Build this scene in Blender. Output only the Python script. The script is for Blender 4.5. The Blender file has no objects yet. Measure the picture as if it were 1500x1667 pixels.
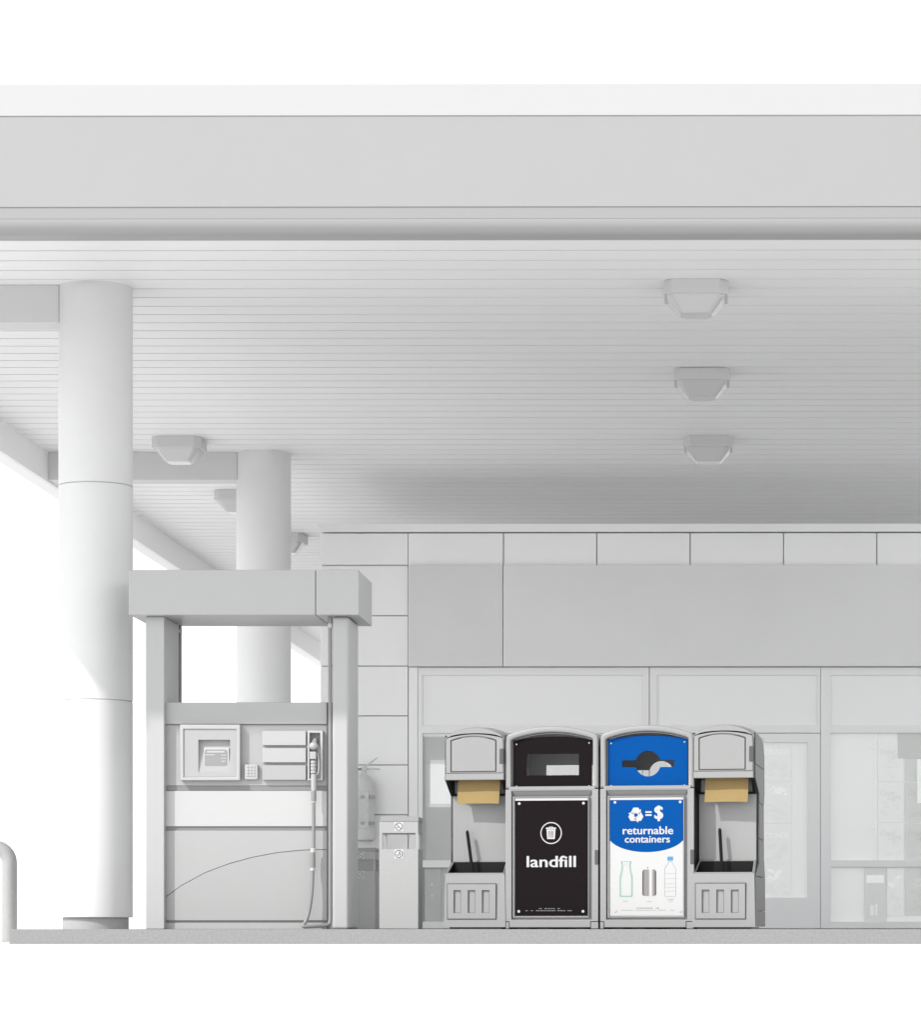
import bpy, bmesh, math, random
from mathutils import Vector, Matrix

random.seed(7)
C = bpy.context.scene.collection
SC = bpy.context.scene
R = math.radians
PI = math.pi

# ------------------------------------------------------------------ camera
F, CX, HY, EYE = 5000.0, 1160.0, 1511.0, 0.105      # lens, principal point, horizon (photo px), eye height
YAW = R(0.27)
cam_data = bpy.data.cameras.new('camera')
cam = bpy.data.objects.new('camera', cam_data)
C.objects.link(cam)
cam.location = (0, 0, EYE)
cam.rotation_euler = (R(90), 0, YAW)
cam_data.sensor_fit = 'HORIZONTAL'
cam_data.sensor_width = 36
cam_data.lens = 36 * F / 1500
cam_data.shift_x = -(CX - 750) / 1500
cam_data.shift_y = (HY - 833.5) / 1500
cam_data.clip_start = 0.1
cam_data.clip_end = 5000
SC.camera = cam

# ------------------------------------------------------------------ sky, sun, exposure
SUN_EL, SUN_AZ = R(40.2), R(48)                       # azimuth: degrees left of "straight behind the camera"
sun_dir = Vector((-math.sin(SUN_AZ) * math.cos(SUN_EL), -math.cos(SUN_AZ) * math.cos(SUN_EL), math.sin(SUN_EL)))
W = bpy.data.worlds.new('World')
SC.world = W
W.use_nodes = True
wn, wl = W.node_tree.nodes, W.node_tree.links
bg = wn['Background']
sky = wn.new('ShaderNodeTexSky')
sky.sky_type = 'NISHITA'
sky.sun_disc = False
sky.sun_elevation = SUN_EL
sky.sun_rotation = math.atan2(sun_dir.x, sun_dir.y)
sky.air_density = 1.0
sky.dust_density = 0.3
sky.ozone_density = 1.0
hs = wn.new('ShaderNodeHueSaturation')              # a pale, hazy, almost colourless sky
hs.inputs['Saturation'].default_value = 0.06
wl.new(sky.outputs['Color'], hs.inputs['Color'])
wl.new(hs.outputs['Color'], bg.inputs['Color'])
bg.inputs['Strength'].default_value = 0.15
sun_data = bpy.data.lights.new('sun', 'SUN')
sun_data.energy = 2.0
sun_data.angle = R(0.9)
sun_data.color = (1.0, 0.985, 0.96)
sun = bpy.data.objects.new('sun', sun_data)
C.objects.link(sun)
sun.location = (-12, 8, 14)
sun.rotation_euler = sun_dir.to_track_quat('Z', 'Y').to_euler()
SC.view_settings.view_transform = 'Standard'
SC.view_settings.look = 'None'
SC.view_settings.exposure = 0.9
SC.view_settings.gamma = 1.0
SC.cycles.max_bounces = 12
SC.cycles.diffuse_bounces = 8


# ------------------------------------------------------------------ measuring helpers
def mx(px, Y):
    k = (px - CX) / F
    return Y * (k * math.cos(YAW) - math.sin(YAW)) / (math.cos(YAW) + k * math.sin(YAW))


def mz(py, Y):
    return EYE + (HY - py) * Y / F


# ------------------------------------------------------------------ materials
def lin(v):
    v = v / 255.0
    return v / 12.92 if v <= 0.04045 else ((v + 0.055) / 1.055) ** 2.4


MATS = {}


def mat(name, col, rough=0.5, metal=0.0, noise=0.0, nscale=30.0, bump=0.0, bscale=200.0, spec=0.5, coat=0.0):
    if name in MATS:
        return MATS[name]
    m = bpy.data.materials.new(name)
    m.use_nodes = True
    n, l = m.node_tree.nodes, m.node_tree.links
    p = n['Principled BSDF']
    if isinstance(col, (int, float)):
        col = (col, col, col)
    p.inputs['Base Color'].default_value = (*col, 1)
    p.inputs['Roughness'].default_value = rough
    p.inputs['Metallic'].default_value = metal
    p.inputs['Specular IOR Level'].default_value = spec
    if coat:
        p.inputs['Coat Weight'].default_value = coat
        p.inputs['Coat Roughness'].default_value = 0.1
    tc = n.new('ShaderNodeTexCoord')
    if noise:
        t = n.new('ShaderNodeTexNoise')
        t.inputs['Scale'].default_value = nscale
        t.inputs['Detail'].default_value = 6
        t.inputs['Roughness'].default_value = 0.65
        l.new(tc.outputs['Object'], t.inputs['Vector'])
        r = n.new('ShaderNodeMapRange')
        r.inputs['From Min'].default_value = 0.25
        r.inputs['From Max'].default_value = 0.75
        r.inputs['To Min'].default_value = 1 - noise
        r.inputs['To Max'].default_value = 1 + noise
        l.new(t.outputs['Fac'], r.inputs['Value'])
        mu = n.new('ShaderNodeMixRGB')
        mu.blend_type = 'MULTIPLY'
        mu.inputs['Fac'].default_value = 1
        mu.inputs['Color1'].default_value = (*col, 1)
        l.new(r.outputs['Result'], mu.inputs['Color2'])
        l.new(mu.outputs['Color'], p.inputs['Base Color'])
    if bump:
        t2 = n.new('ShaderNodeTexNoise')
        t2.inputs['Scale'].default_value = bscale
        t2.inputs['Detail'].default_value = 3
        l.new(tc.outputs['Object'], t2.inputs['Vector'])
        b = n.new('ShaderNodeBump')
        b.inputs['Strength'].default_value = bump
        b.inputs['Distance'].default_value = 0.002
        l.new(t2.outputs['Fac'], b.inputs['Height'])
        l.new(b.outputs['Normal'], p.inputs['Normal'])
    MATS[name] = m
    return m


def glass_mat(name, reflect, rough=0.02):
    m = bpy.data.materials.new(name)
    m.use_nodes = True
    n, l = m.node_tree.nodes, m.node_tree.links
    n.remove(n['Principled BSDF'])
    out = n['Material Output']
    tr = n.new('ShaderNodeBsdfTransparent')
    tr.inputs['Color'].default_value = (0.985, 0.99, 0.987, 1)
    gl = n.new('ShaderNodeBsdfGlossy')
    gl.inputs['Roughness'].default_value = rough
    gl.inputs['Color'].default_value = (0.9, 0.9, 0.9, 1)
    mxn = n.new('ShaderNodeMixShader')
    mxn.inputs['Fac'].default_value = reflect
    l.new(tr.outputs[0], mxn.inputs[1])
    l.new(gl.outputs[0], mxn.inputs[2])
    l.new(mxn.outputs[0], out.inputs['Surface'])
    return m


# ------------------------------------------------------------------ mesh helpers
def finish(me, angle=35):
    for p in me.polygons:
        p.use_smooth = True
    me.set_sharp_from_angle(angle=R(angle))


def obj(name, bm, material, parent=None, loc=None, angle=35):
    me = bpy.data.meshes.new(name)
    bm.to_mesh(me)
    bm.free()
    finish(me, angle)
    me.materials.append(material)
    o = bpy.data.objects.new(name, me)
    C.objects.link(o)
    wnm = o.modifiers.new('weighted_normals', 'WEIGHTED_NORMAL')
    wnm.keep_sharp = True
    wnm.weight = 90
    if parent:
        o.parent = parent
    if loc:
        o.location = loc
    return o


def tag(o, label=None, cat=None, group=None, kind=None):
    if label: o['label'] = label
    if cat: o['category'] = cat
    if group: o['group'] = group
    if kind: o['kind'] = kind
    return o


def thing(name, label, cat, loc=(0, 0, 0), rotz=0.0, group=None):
    o = bpy.data.objects.new(name, None)
    C.objects.link(o)
    o.location = loc
    o.rotation_euler = (0, 0, rotz)
    o.empty_display_size = 0.1
    return tag(o, label, cat, group)


def dup(root, loc, rotz=None, label=None):
    r = root.copy()
    C.objects.link(r)
    r.location = loc
    if rotz is not None:
        r.rotation_euler = (0, 0, rotz)
    if label:
        r['label'] = label
    for ch in list(root.children):
        c = ch.copy()
        C.objects.link(c)
        c.parent = r
        for g in list(ch.children):
            d = g.copy()
            C.objects.link(d)
            d.parent = c
    return r


def new():
    return bmesh.new()


def box(bm, x0, x1, y0, y1, z0, z1, bev=0.0, seg=2):
    t = bmesh.new()
    bmesh.ops.create_cube(t, size=1)
    for v in t.verts:
        v.co = Vector(((x0 + x1) / 2 + v.co.x * (x1 - x0), (y0 + y1) / 2 + v.co.y * (y1 - y0), (z0 + z1) / 2 + v.co.z * (z1 - z0)))
    if bev:
        bmesh.ops.bevel(t, geom=t.edges[:], offset=bev, segments=seg, affect='EDGES', profile=0.5)
    merge(bm, t)
    return bm


def merge(bm, t, mtx=None):
    me = bpy.data.meshes.new('tmp')
    t.to_mesh(me)
    t.free()
    if mtx:
        me.transform(mtx)
    bm.from_mesh(me)
    bpy.data.meshes.remove(me)


XZ = Matrix(((1, 0, 0, 0), (0, 0, -1, 0), (0, 1, 0, 0), (0, 0, 0, 1)))      # plane xy -> xz, normal to -y


def plate(bm, loops, y0, y1, bev=0.0, mtx=None):
    """filled outline(s) with holes in the x-z plane, from depth y0 (front) to y1."""
    cu = bpy.data.curves.new('tmp', 'CURVE')
    cu.dimensions = '2D'
    cu.fill_mode = 'BOTH'
    for lp in loops:
        s = cu.splines.new('POLY')
        s.points.add(len(lp) - 1)
        for p, (x, z) in zip(s.points, lp):
            p.co = (x, z, 0, 1)
        s.use_cyclic_u = True
    th = y1 - y0
    bev = min(bev, th * 0.45)
    cu.extrude = th / 2 - bev
    if bev:
        cu.bevel_depth = bev
        cu.bevel_resolution = 2
        cu.offset = -bev
    o = bpy.data.objects.new('tmp', cu)
    me = bpy.data.meshes.new_from_object(o)
    me.transform(XZ)
    me.transform(Matrix.Translation((0, (y0 + y1) / 2, 0)))
    if mtx:
        me.transform(mtx)
    t = bmesh.new()
    t.from_mesh(me)
    bmesh.ops.remove_doubles(t, verts=t.verts, dist=1e-6)
    bpy.data.meshes.remove(me)
    bpy.data.objects.remove(o)
    bpy.data.curves.remove(cu)
    merge(bm, t)
    return bm


def rect(x0, x1, z0, z1):
    return [(x0, z0), (x1, z0), (x1, z1), (x0, z1)]


def rrect(x0, x1, z0, z1, r, n=5):
    pts = []
    for cx, cz, a0 in ((x1 - r, z0 + r, -90), (x1 - r, z1 - r, 0), (x0 + r, z1 - r, 90), (x0 + r, z0 + r, 180)):
        for i in range(n + 1):
            a = R(a0 + 90 * i / n)
            pts.append((cx + r * math.cos(a), cz + r * math.sin(a)))
    return pts


def circle(cx, cz, r, n=32):
    return [(cx + r * math.cos(2 * PI * i / n), cz + r * math.sin(2 * PI * i / n)) for i in range(n)]


def arch(x0, x1, z0, ze, zm, n=24, rc=0.0):
    """box whose top is an arc: ze at the ends, zm in the middle."""
    h = zm - ze
    w = (x1 - x0) / 2
    rad = (w * w + h * h) / (2 * h)
    cx, cz = (x0 + x1) / 2, zm - rad
    a = math.asin(min(1, w / rad))
    top = []
    for i in range(n + 1):
        t = a - 2 * a * i / n
        top.append((cx + rad * math.sin(t), cz + rad * math.cos(t)))
    if rc:
        right = [(x1, ze - rc * 1.6), (x1 - rc * 0.12, ze - rc * 0.8), (x1 - rc * 0.45, ze - rc * 0.1)]
        left = [(2 * cx - x, z) for x, z in reversed(right)]
        top = right + [p for p in top if abs(p[0] - cx) < w - rc] + left
    return [(x0, z0), (x1, z0)] + top


def tube(bm, pts, r, n=12, caps=True, smooth_sub=0):
    pts = [Vector(p) for p in pts]
    if smooth_sub:
        out = []
        for i in range(len(pts) - 1):
            p0, p1, p2, p3 = pts[max(i - 1, 0)], pts[i], pts[i + 1], pts[min(i + 2, len(pts) - 1)]
            for k in range(smooth_sub):
                t = k / smooth_sub
                out.append(0.5 * ((2 * p1) + (p2 - p0) * t + (2 * p0 - 5 * p1 + 4 * p2 - p3) * t * t + (-p0 + 3 * p1 - 3 * p2 + p3) * t ** 3))
        out.append(pts[-1])
        pts = out
    rs = r if isinstance(r, (list, tuple)) else [r] * len(pts)
    rings = []
    up = None
    for i, p in enumerate(pts):
        d = (pts[min(i + 1, len(pts) - 1)] - pts[max(i - 1, 0)]).normalized()
        if up is None:
            up = Vector((0, 1, 0)) if abs(d.y) < 0.9 else Vector((1, 0, 0))
        s = d.cross(up).normalized()
        up = s.cross(d).normalized()
        rings.append([bm.verts.new(p + rs[i] * (math.cos(2 * PI * k / n) * s + math.sin(2 * PI * k / n) * up)) for k in range(n)])
    for a, b in zip(rings, rings[1:]):
        for k in range(n):
            bm.faces.new((a[k], a[(k + 1) % n], b[(k + 1) % n], b[k]))
    if caps:
        bm.faces.new(list(reversed(rings[0])))
        bm.faces.new(rings[-1])
    return bm


def lathe(bm, prof, cx=0, cy=0, n=48, cap0=True, cap1=True):
    rings = []
    for r, z in prof:
        rings.append([bm.verts.new((cx + r * math.cos(2 * PI * k / n), cy + r * math.sin(2 * PI * k / n), z)) for k in range(n)])
    for a, b in zip(rings, rings[1:]):
        for k in range(n):
            bm.faces.new((a[k], a[(k + 1) % n], b[(k + 1) % n], b[k]))
    if cap0: bm.faces.new(list(reversed(rings[0])))
    if cap1: bm.faces.new(rings[-1])
    return bm


def quads(bm, vs, fs):
    vv = [bm.verts.new(v) for v in vs]
    for f in fs:
        bm.faces.new([vv[i] for i in f])
    return bm


def fix(bm):
    bmesh.ops.recalc_face_normals(bm, faces=bm.faces[:])
    return bm


def text(bm, s, x0, x1, z0, z1, y0, y1, bold=0.0, shear=0.0):
    """lettering fitted into the rectangle x0..x1, z0..z1, from depth y0 to y1; bold letters are struck several times."""
    cu = bpy.data.curves.new('tmp', 'FONT')
    cu.body = s
    cu.size = 1
    cu.shear = shear
    cu.extrude = 0.5
    cu.resolution_u = 4
    o = bpy.data.objects.new('tmp', cu)
    me = bpy.data.meshes.new_from_object(o)
    xs = [v.co.x for v in me.vertices]
    ys = [v.co.y for v in me.vertices]
    a, b, c, d = min(xs), max(xs), min(ys), max(ys)
    base = [v.co.copy() for v in me.vertices]
    strikes = [(0, 0)] + ([(math.cos(2 * PI * k / 8), 0.6 * math.sin(2 * PI * k / 8)) for k in range(8)] if bold else [])
    a, b, c, d = a - bold, b + bold, c - 0.6 * bold, d + 0.6 * bold
    for k, (ox_, oy_) in enumerate(strikes):
        for v, p in zip(me.vertices, base):
            x = x0 + (p.x + ox_ * bold - a) / (b - a) * (x1 - x0)
            z = z0 + (p.y + oy_ * bold - c) / (d - c) * (z1 - z0)
            v.co = (x, y1 - (p.z + 0.5) * (y1 - y0) + 0.00006 * k, z)
        bm.from_mesh(me)
    bpy.data.meshes.remove(me)
    bpy.data.objects.remove(o)
    bpy.data.curves.remove(cu)
    return bm


# ------------------------------------------------------------------ palette
M_ground = mat('forecourt_concrete', 0.72, 0.85, noise=0.06, nscale=3.0)
M_kerb = mat('kerb_concrete', 0.245, 0.9, noise=0.16, nscale=60, bump=0.4, bscale=90)
M_white = mat('white_painted_metal', 0.41, 0.45, noise=0.01, nscale=2)
M_fascia = mat('grey_fascia_metal', 0.295, 0.5, noise=0.015, nscale=1.5)
M_lip = mat('grey_edge_metal', 0.265, 0.45)
M_ceil = mat('soffit_plank', 0.8, 0.55, noise=0.015, nscale=0.8)
M_inner = mat('inner_fascia_metal', 0.84, 0.5)
M_beam = mat('beam_metal', 0.56, 0.5)
M_column = mat('column_cladding', 0.63, 0.5, noise=0.015, nscale=3)
M_plinth = mat('column_plinth', 0.34, 0.7, noise=0.05)
M_clad = mat('wall_cladding', 0.8, 0.55, noise=0.02, nscale=2, bump=0.15, bscale=120)
M_deck = mat('deck_above_soffit', 0.05, 0.8)
M_joint = mat('panel_joint', 0.56, 0.8)
M_sign = mat('sign_board_dark_grey', 0.62, 0.5, noise=0.02, nscale=2)
M_sign2 = mat('sign_board_grey', 0.66, 0.5, noise=0.02, nscale=2)
M_frame = mat('window_frame_metal', 0.74, 0.45)
M_transom = mat('transom_reflection_grey', 0.75, 0.2)  # bright reflection in the glass put into an opaque pale colour
M_glass = glass_mat('shop_glass', 0.07)
M_inside = mat('shop_interior', 0.8, 0.8)
M_dgrey = mat('display_grey', 0.6, 0.6, noise=0.03, nscale=8)
M_mgrey = mat('display_mid', 0.7, 0.6, noise=0.05, nscale=8)
M_lgrey = mat('lit_interior_tone', 0.76, 0.6)  # brightness of the lit interior put into the board colour
M_pack = mat('print_pale', 0.74, 0.6)
M_packd = mat('print_darker', 0.52, 0.6)
M_paper = mat('white_paper', 0.86, 0.7)
M_pump = mat('dispenser_paint', 0.385, 0.4, noise=0.012, nscale=3)
M_pump2 = mat('dispenser_paint_darker', 0.335, 0.4, noise=0.012, nscale=3)
M_pumpd = mat('dispenser_grey', 0.34, 0.45)
M_pumpw = mat('dispenser_white_panel', 0.44, 0.3)
M_groove = mat('dispenser_groove', 0.2, 0.6)
M_screen = mat('screen_grey', 0.24, 0.3)
M_hose = mat('hose_rubber', 0.22, 0.5)
M_nozzle = mat('nozzle_metal', 0.36, 0.35)
M_ext = mat('extinguisher_paint', 0.52, 0.35, noise=0.05, nscale=30)
M_canw = mat('can_pale', 0.33, 0.6, noise=0.03, nscale=40)
M_cand = mat('can_lid', 0.26, 0.6)
M_ink = mat('ink_grey', 0.05, 0.7)
M_boll = mat('bollard_pipe', 0.33, 0.5, noise=0.05, nscale=30)
M_bin = mat('bin_plastic_grey', 0.25, 0.42, noise=0.012, nscale=25, bump=0.08, bscale=500)
M_bin2 = mat('bin_plastic_mid', 0.2, 0.5, noise=0.02, nscale=10, bump=0.08, bscale=500)
M_dark_shade = mat('bin_dark_and_side_shade', 0.06, 0.5, bump=0.08, bscale=400)  # dark plastic parts; on the station flanks it stands for side shade
M_black = mat('black_plastic', 0.008, 0.5, spec=0.12)
M_gap = mat('gasket_black', 0.010, 0.8, spec=0.1)
M_liner = mat('bin_liner_dark', 0.42, 0.55)
M_sblk = mat('poster_black', (0.0085, 0.006, 0.0066), 0.6, spec=0.05)
M_sblue = mat('poster_blue', (0.0, 0.056, 0.235), 0.6, spec=0.05)
M_swht = mat('poster_white', 0.46, 0.6, spec=0.12)
M_screw = mat('screw_steel', 0.4, 0.3, metal=0.6)
M_kraft = mat('kraft_paper', (0.25, 0.175, 0.066), 0.8, noise=0.05, nscale=60)
M_bottle = mat('print_green', (0.20, 0.33, 0.27), 0.4)
M_bottle2 = mat('print_green_pale', (0.39, 0.44, 0.42), 0.4)
M_pet = mat('print_grey_pale', 0.31, 0.4)
M_cap = mat('print_cap_blue', (0.04, 0.215, 0.44), 0.4)
M_can = [mat('print_can_%s' % n, (v, v * 0.95, v * 0.93), 0.4) for n, v in (('dark', 0.05), ('mid', 0.13), ('tone', 0.20), ('light', 0.34), ('lighter', 0.5))]
M_small = mat('print_small_grey', 0.22, 0.5)
M_smalld = mat('print_small_dark', 0.06, 0.5)

G = 0.10                                            # kerb top / pavement level

# ------------------------------------------------------------------ ground, island, pavement
bm = new()
quads(bm, [(-1500, -200, 0), (1500, -200, 0), (1500, 2800, 0), (-1500, 2800, 0)], [(0, 1, 2, 3)])
tag(obj('ground', bm, M_ground), kind='structure')
bm = new()
kx0 = mx(15, 20.6)
box(bm, kx0, 9.0, 20.6, 24.9, -0.05, G, 0.006)
tag(obj('kerb', bm, M_kerb), kind='structure')
bm = new()
box(bm, -6.2, 9.0, 28.6, 49.0, -0.05, G - 0.002, 0.006)
tag(obj('pavement', bm, M_kerb), kind='structure')

# ------------------------------------------------------------------ canopy
Hc, Hm = 4.6 + EYE, 4.306 + EYE
X1, X2, XR = -6.58, -6.80, 3.1
YF, YB = 19.0, 54.0
canopy = thing('canopy', 'long flat filling station canopy with white top strip and grey fascia on two round columns', 'canopy')
bm = new()                                           # soffit of narrow planks with open joints
pitch, gap = 0.31, 0.024
y = 20.83 - 0.31 * 5
while y < YB - 0.2:
    box(bm, X1, XR - 0.3, y + gap, y + pitch, Hc, Hc + 0.02)
    y += pitch
o = obj('ceiling', bm, M_ceil, canopy)
bm = new()
box(bm, X1, XR - 0.3, YF + 0.2, YB - 0.2, Hc + 0.032, Hc + 0.36)
obj('roof', bm, M_deck, canopy)
# edge profile seen from the front: strip, fascia, rounded lip
zt, zs, zf, zl = mz(137, YF), mz(188, YF), mz(336, YF), mz(355, YF)


def edge_run(bm, prof, a, b, side):
    pts = []
    for y_, z_ in prof:
        pts.append((y_, z_))
    n = len(pts)
    vs = []
    for e in (a, b):
        for q, z_ in pts:
            vs.append((e, YF + q, z_) if side == 'f' else (e, YB - q, z_) if side == 'b' else (X2 + q, e, z_))
    fs = [(i, (i + 1) % n, n + (i + 1) % n, n + i) for i in range(n)] + [tuple(range(n)), tuple(range(n, 2 * n))]
    quads(bm, vs, fs)
    return bm


def arcp(cx, cz, r, a0, a1, n=8):
    return [(cx + r * math.cos(R(a0 + (a1 - a0) * i / n)), cz + r * math.sin(R(a0 + (a1 - a0) * i / n))) for i in range(n + 1)]


strip = [(-0.006, zs + 0.0004), (-0.006, zt), (0.2, zt), (0.2, zs + 0.0004)]
fasc = [(0.0, zf), (0.0, zs), (0.2, zs), (0.2, zf)]
rl = (zl - Hm)
lip = [(0.2, zf - 0.0003), (0.006, zf - 0.0003), (0.006, zl + 0.0003), (0.2, zl + 0.0003)]
gutter = [(0.008, zl)] + arcp(0.008 + rl, zl, rl, 180, 270, 10)[1:] + [(0.22, Hm), (0.22, zl)]
for nm, pr, m in (('trim_strip', strip, M_white), ('fascia', fasc, M_fascia), ('edge_lip', lip, M_lip), ('gutter', gutter, mat('gutter_metal', 0.29, 0.5))):
    for side, a, b in (('f', X2 + 0.2, XR), ('b', X2 + 0.2, XR), ('l', YF, YB)):
        bm = new()
        edge_run(bm, pr, a, b, side)
        obj(nm, fix(bm), M_inner if side == 'l' and nm in ('edge_lip', 'gutter') else m, canopy)
bm = new()
box(bm, X1 - 0.02, X1 + 0.02, YF + 0.22, YB - 0.22, Hm + 0.003, Hc + 0.03)
obj('inner_fascia', bm, M_inner, canopy)
# columns with their cladding joints, plinth and the beams that run to the left edge
for cx, cy in ((mx(156, 22.05), 22.05), (mx(429.5, 29.75), 29.75)):
    r = 0.2625
    bm = new()
    z0, z1, z2 = G + 0.083, 1.626 + EYE, 3.17 + EYE
    for a, b in ((z0, z1), (z1 + 0.004, z2), (z2 + 0.004, Hc + 0.01)):
        lathe(bm, [(r - 0.004, a), (r, a + 0.004), (r, b - 0.004), (r - 0.004, b)], cx, cy, 64)
    lathe(bm, [(r - 0.012, z0 + 0.1), (r - 0.012, Hc)], cx, cy, 64)
    c = obj('column', bm, M_column, canopy)
    bm = new()
    lathe(bm, [(0.234, G - 0.01), (0.234, z0 - 0.001), (0.20, z0), (0.20, Hc)], cx, cy, 48)
    obj('plinth', bm, M_plinth, c)
    bm = new()
    box(bm, X1 + 0.02, cx - 0.242, cy - 0.11, cy + 0.16, Hm + 0.024, Hc - 0.001, 0.004)
    obj('beam', bm, M_beam, canopy)

# canopy lights
cl = thing('canopy_light', 'grey box light with tapered lens under canopy, nearest of the row above the bins', 'ceiling light', (-0.22, 21.98, Hc), 0, 'lights under the canopy')
bm = new()
plate(bm, [[(-0.23, -0.17), (-0.17, -0.23), (0.17, -0.23), (0.23, -0.17), (0.23, 0.17), (0.17, 0.23), (-0.17, 0.23), (-0.23, 0.17)]], -0.10, 0.0, 0.006)
bm.transform(Matrix(((1, 0, 0, 0), (0, 0, 1, 0), (0, 1, 0, 0), (0, 0, 0, 1))))
obj('housing', fix(bm), mat('light_housing', 0.55, 0.5), cl)
bm = new()
lv = []
for (hw, c_, z_) in ((0.205, 0.05, -0.1), (0.195, 0.05, -0.125), (0.12, 0.03, -0.215), (0.10, 0.03, -0.222)):
    lv.append([bm.verts.new((x_, y_, z_)) for x_, y_ in ((-hw, -hw + c_), (-hw + c_, -hw), (hw - c_, -hw), (hw, -hw + c_), (hw, hw - c_), (hw - c_, hw), (-hw + c_, hw), (-hw, hw - c_))])
for a, b in zip(lv, lv[1:]):
    for k in range(8):
        bm.faces.new((a[k], a[(k + 1) % 8], b[(k + 1) % 8], b[k]))
bm.faces.new(lv[-1])
obj('lens', fix(bm), mat('light_lens', 0.55, 0.25), cl)
for (x_, y_, t_) in ((-0.205, 25.41, 'grey box light with tapered lens under canopy, middle of the row above the bins'),
                     (-0.172, 28.90, 'grey box light with tapered lens under canopy, farthest of the row above the bins'),
                     (-5.155, 28.90, 'grey box light with tapered lens between the two round columns, in full view'),
                     (-5.155, 32.40, 'grey box light half hidden by the left side of the far round column'),
                     (-5.155, 35.90, 'small far box light peeping out at the right of the far round column')):
    dup(cl, (x_, y_, Hc), label=t_)

# ------------------------------------------------------------------ shop
YS = 30.8


def sx_(px): return mx(px, YS)
def sz_(py): return mz(py, YS)


XE = 3.45
shop = thing('shop_building', 'flat roofed pale grey filling station shop with panel wall, blank sign band and glass front', 'shop')
xl = sx_(522)
zc = sz_(853)
bm = new()
box(bm, xl, XE, YS + 0.35, 34.2, G, sz_(868))
obj('wall', bm, M_clad, shop)
# hollow out: the wall block is replaced by panels of real thickness
w = shop.children[0]
bm = new()
box(bm, xl + 0.004, xl + 0.2, YS + 0.036, 34.2, G, sz_(868))                # left side wall
box(bm, XE - 0.2, XE, YS + 0.03, 34.2, G, sz_(868))
box(bm, xl + 0.2, XE - 0.2, 34.0, 34.2, G, 3.0)
box(bm, xl + 0.2, XE - 0.2, YS + 0.036, YS + 0.2, sz_(1086), sz_(868))    # above the windows
box(bm, xl + 0.2, sx_(665), YS + 0.036, YS + 0.2, G, sz_(1086))
box(bm, sx_(1640), XE - 0.2, YS + 0.03, YS + 0.2, G, sz_(1086))
me = bpy.data.meshes.new('wall')
bm.to_mesh(me); bm.free()
me.materials.append(M_clad)
w.data = me
bm = new()
box(bm, xl + 0.01, sx_(664), YS + 0.029, YS + 0.034, G, sz_(868))
box(bm, sx_(664) + 0.001, XE - 0.01, YS + 0.029, YS + 0.034, sz_(1080), sz_(868))
obj('joint_backing', bm, M_joint, shop)
bm = new()
g = 0.006
ys_left = [867, 920, 1002, 1084, 1165, 1245, 1326, 1408, 1489, 1512]
for a, b in zip(ys_left, ys_left[1:]):
    box(bm, xl, sx_(665) - g, YS, YS + 0.028, sz_(b) + g, sz_(a) - g, 0.003)
seams = [665, 820, 972, 1124, 1276, 1428, 1580, 1732]
for a, b in zip(seams, seams[1:]):
    box(bm, sx_(a) + (g if a > 665 else 0), sx_(b) - g, YS, YS + 0.028, sz_(920), sz_(867) - g, 0.003)
obj('cladding', bm, M_clad, shop)
bm = new()
for a, b in zip(ys_left[3:], ys_left[4:]):
    box(bm, sx_(1640) + g, sx_(1738), YS, YS + 0.028, sz_(b) + g, sz_(a) - g, 0.003)
obj('cladding', bm, M_clad, shop)
bm = new()
box(bm, xl - 0.02, XE + 0.02, YS - 0.03, YS + 0.22, sz_(866), zc, 0.006)
box(bm, xl - 0.02, xl + 0.22, YS + 0.221, 34.23, sz_(866), zc, 0.006)
box(bm, XE - 0.22, XE + 0.02, YS + 0.221, 34.23, sz_(866), zc, 0.006)
obj('coping', bm, M_clad, shop)
bm = new()
box(bm, sx_(665.5), sx_(819), YS - 0.05, YS + 0.028, sz_(1085), sz_(920.5), 0.003)
tag(obj('sign_board', bm, M_sign, shop), 'darker square end of the blank sign band')
bm = new()
box(bm, sx_(820), XE - 0.05, YS - 0.05, YS + 0.028, sz_(1085), sz_(920.5), 0.003)
obj('sign_board', bm, M_sign2, shop)
bm = new()
zr0, zr1 = sz_(868) - 0.02, 3.0
x0_, x1_ = xl + 0.2, XE - 0.2
quads(bm, [(x0_, YS + 0.21, zr0), (x1_, YS + 0.21, zr0), (x1_, 34.0, zr1), (x0_, 34.0, zr1), (x0_, YS + 0.21, zr0 - 0.1), (x1_, YS + 0.21, zr0 - 0.1), (x1_, 34.0, zr1 - 0.1), (x0_, 34.0, zr1 - 0.1)],
      [(0, 1, 2, 3), (7, 6, 5, 4), (0, 4, 5, 1), (1, 5, 6, 2), (2, 6, 7, 3), (3, 7, 4, 0)])
obj('roof', fix(bm), mat('roof_bounce_white', 0.85, 0.7), shop)  # unseen roof, sloped and whitened to lighten the soffit above
bm = new()
box(bm, xl + 0.2, XE - 0.2, YS + 0.2, 34.0, sz_(1086) + 0.05, sz_(1086) + 0.1)
obj('inner_ceiling', bm, M_inside, shop)
bm = new()
box(bm, xl + 0.2, XE - 0.2, YS + 1.6, YS + 1.7, G, sz_(1086) + 0.05)
obj('partition', bm, M_inside, shop)


def holes_frame(name, px0, px1, py0, py1, holes, parent, y0, y1, material=M_frame):
    bm = new()
    lp = [rect(sx_(px0), sx_(px1), sz_(py1), sz_(py0))]
    for a, b, c, d in holes:
        lp.append(rect(sx_(a), sx_(b), sz_(d), sz_(c)))
    plate(bm, lp, y0, y1, 0.003)
    return obj(name, bm, material, parent)


def pane(a, b, c, d, parent, m, y_=YS + 0.022, nm='pane'):
    bm = new()
    box(bm, sx_(a) - 0.01, sx_(b) + 0.01, y_, y_ + 0.008, sz_(d) - 0.01, sz_(c) + 0.01)
    return obj(nm, bm, m, parent)


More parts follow.
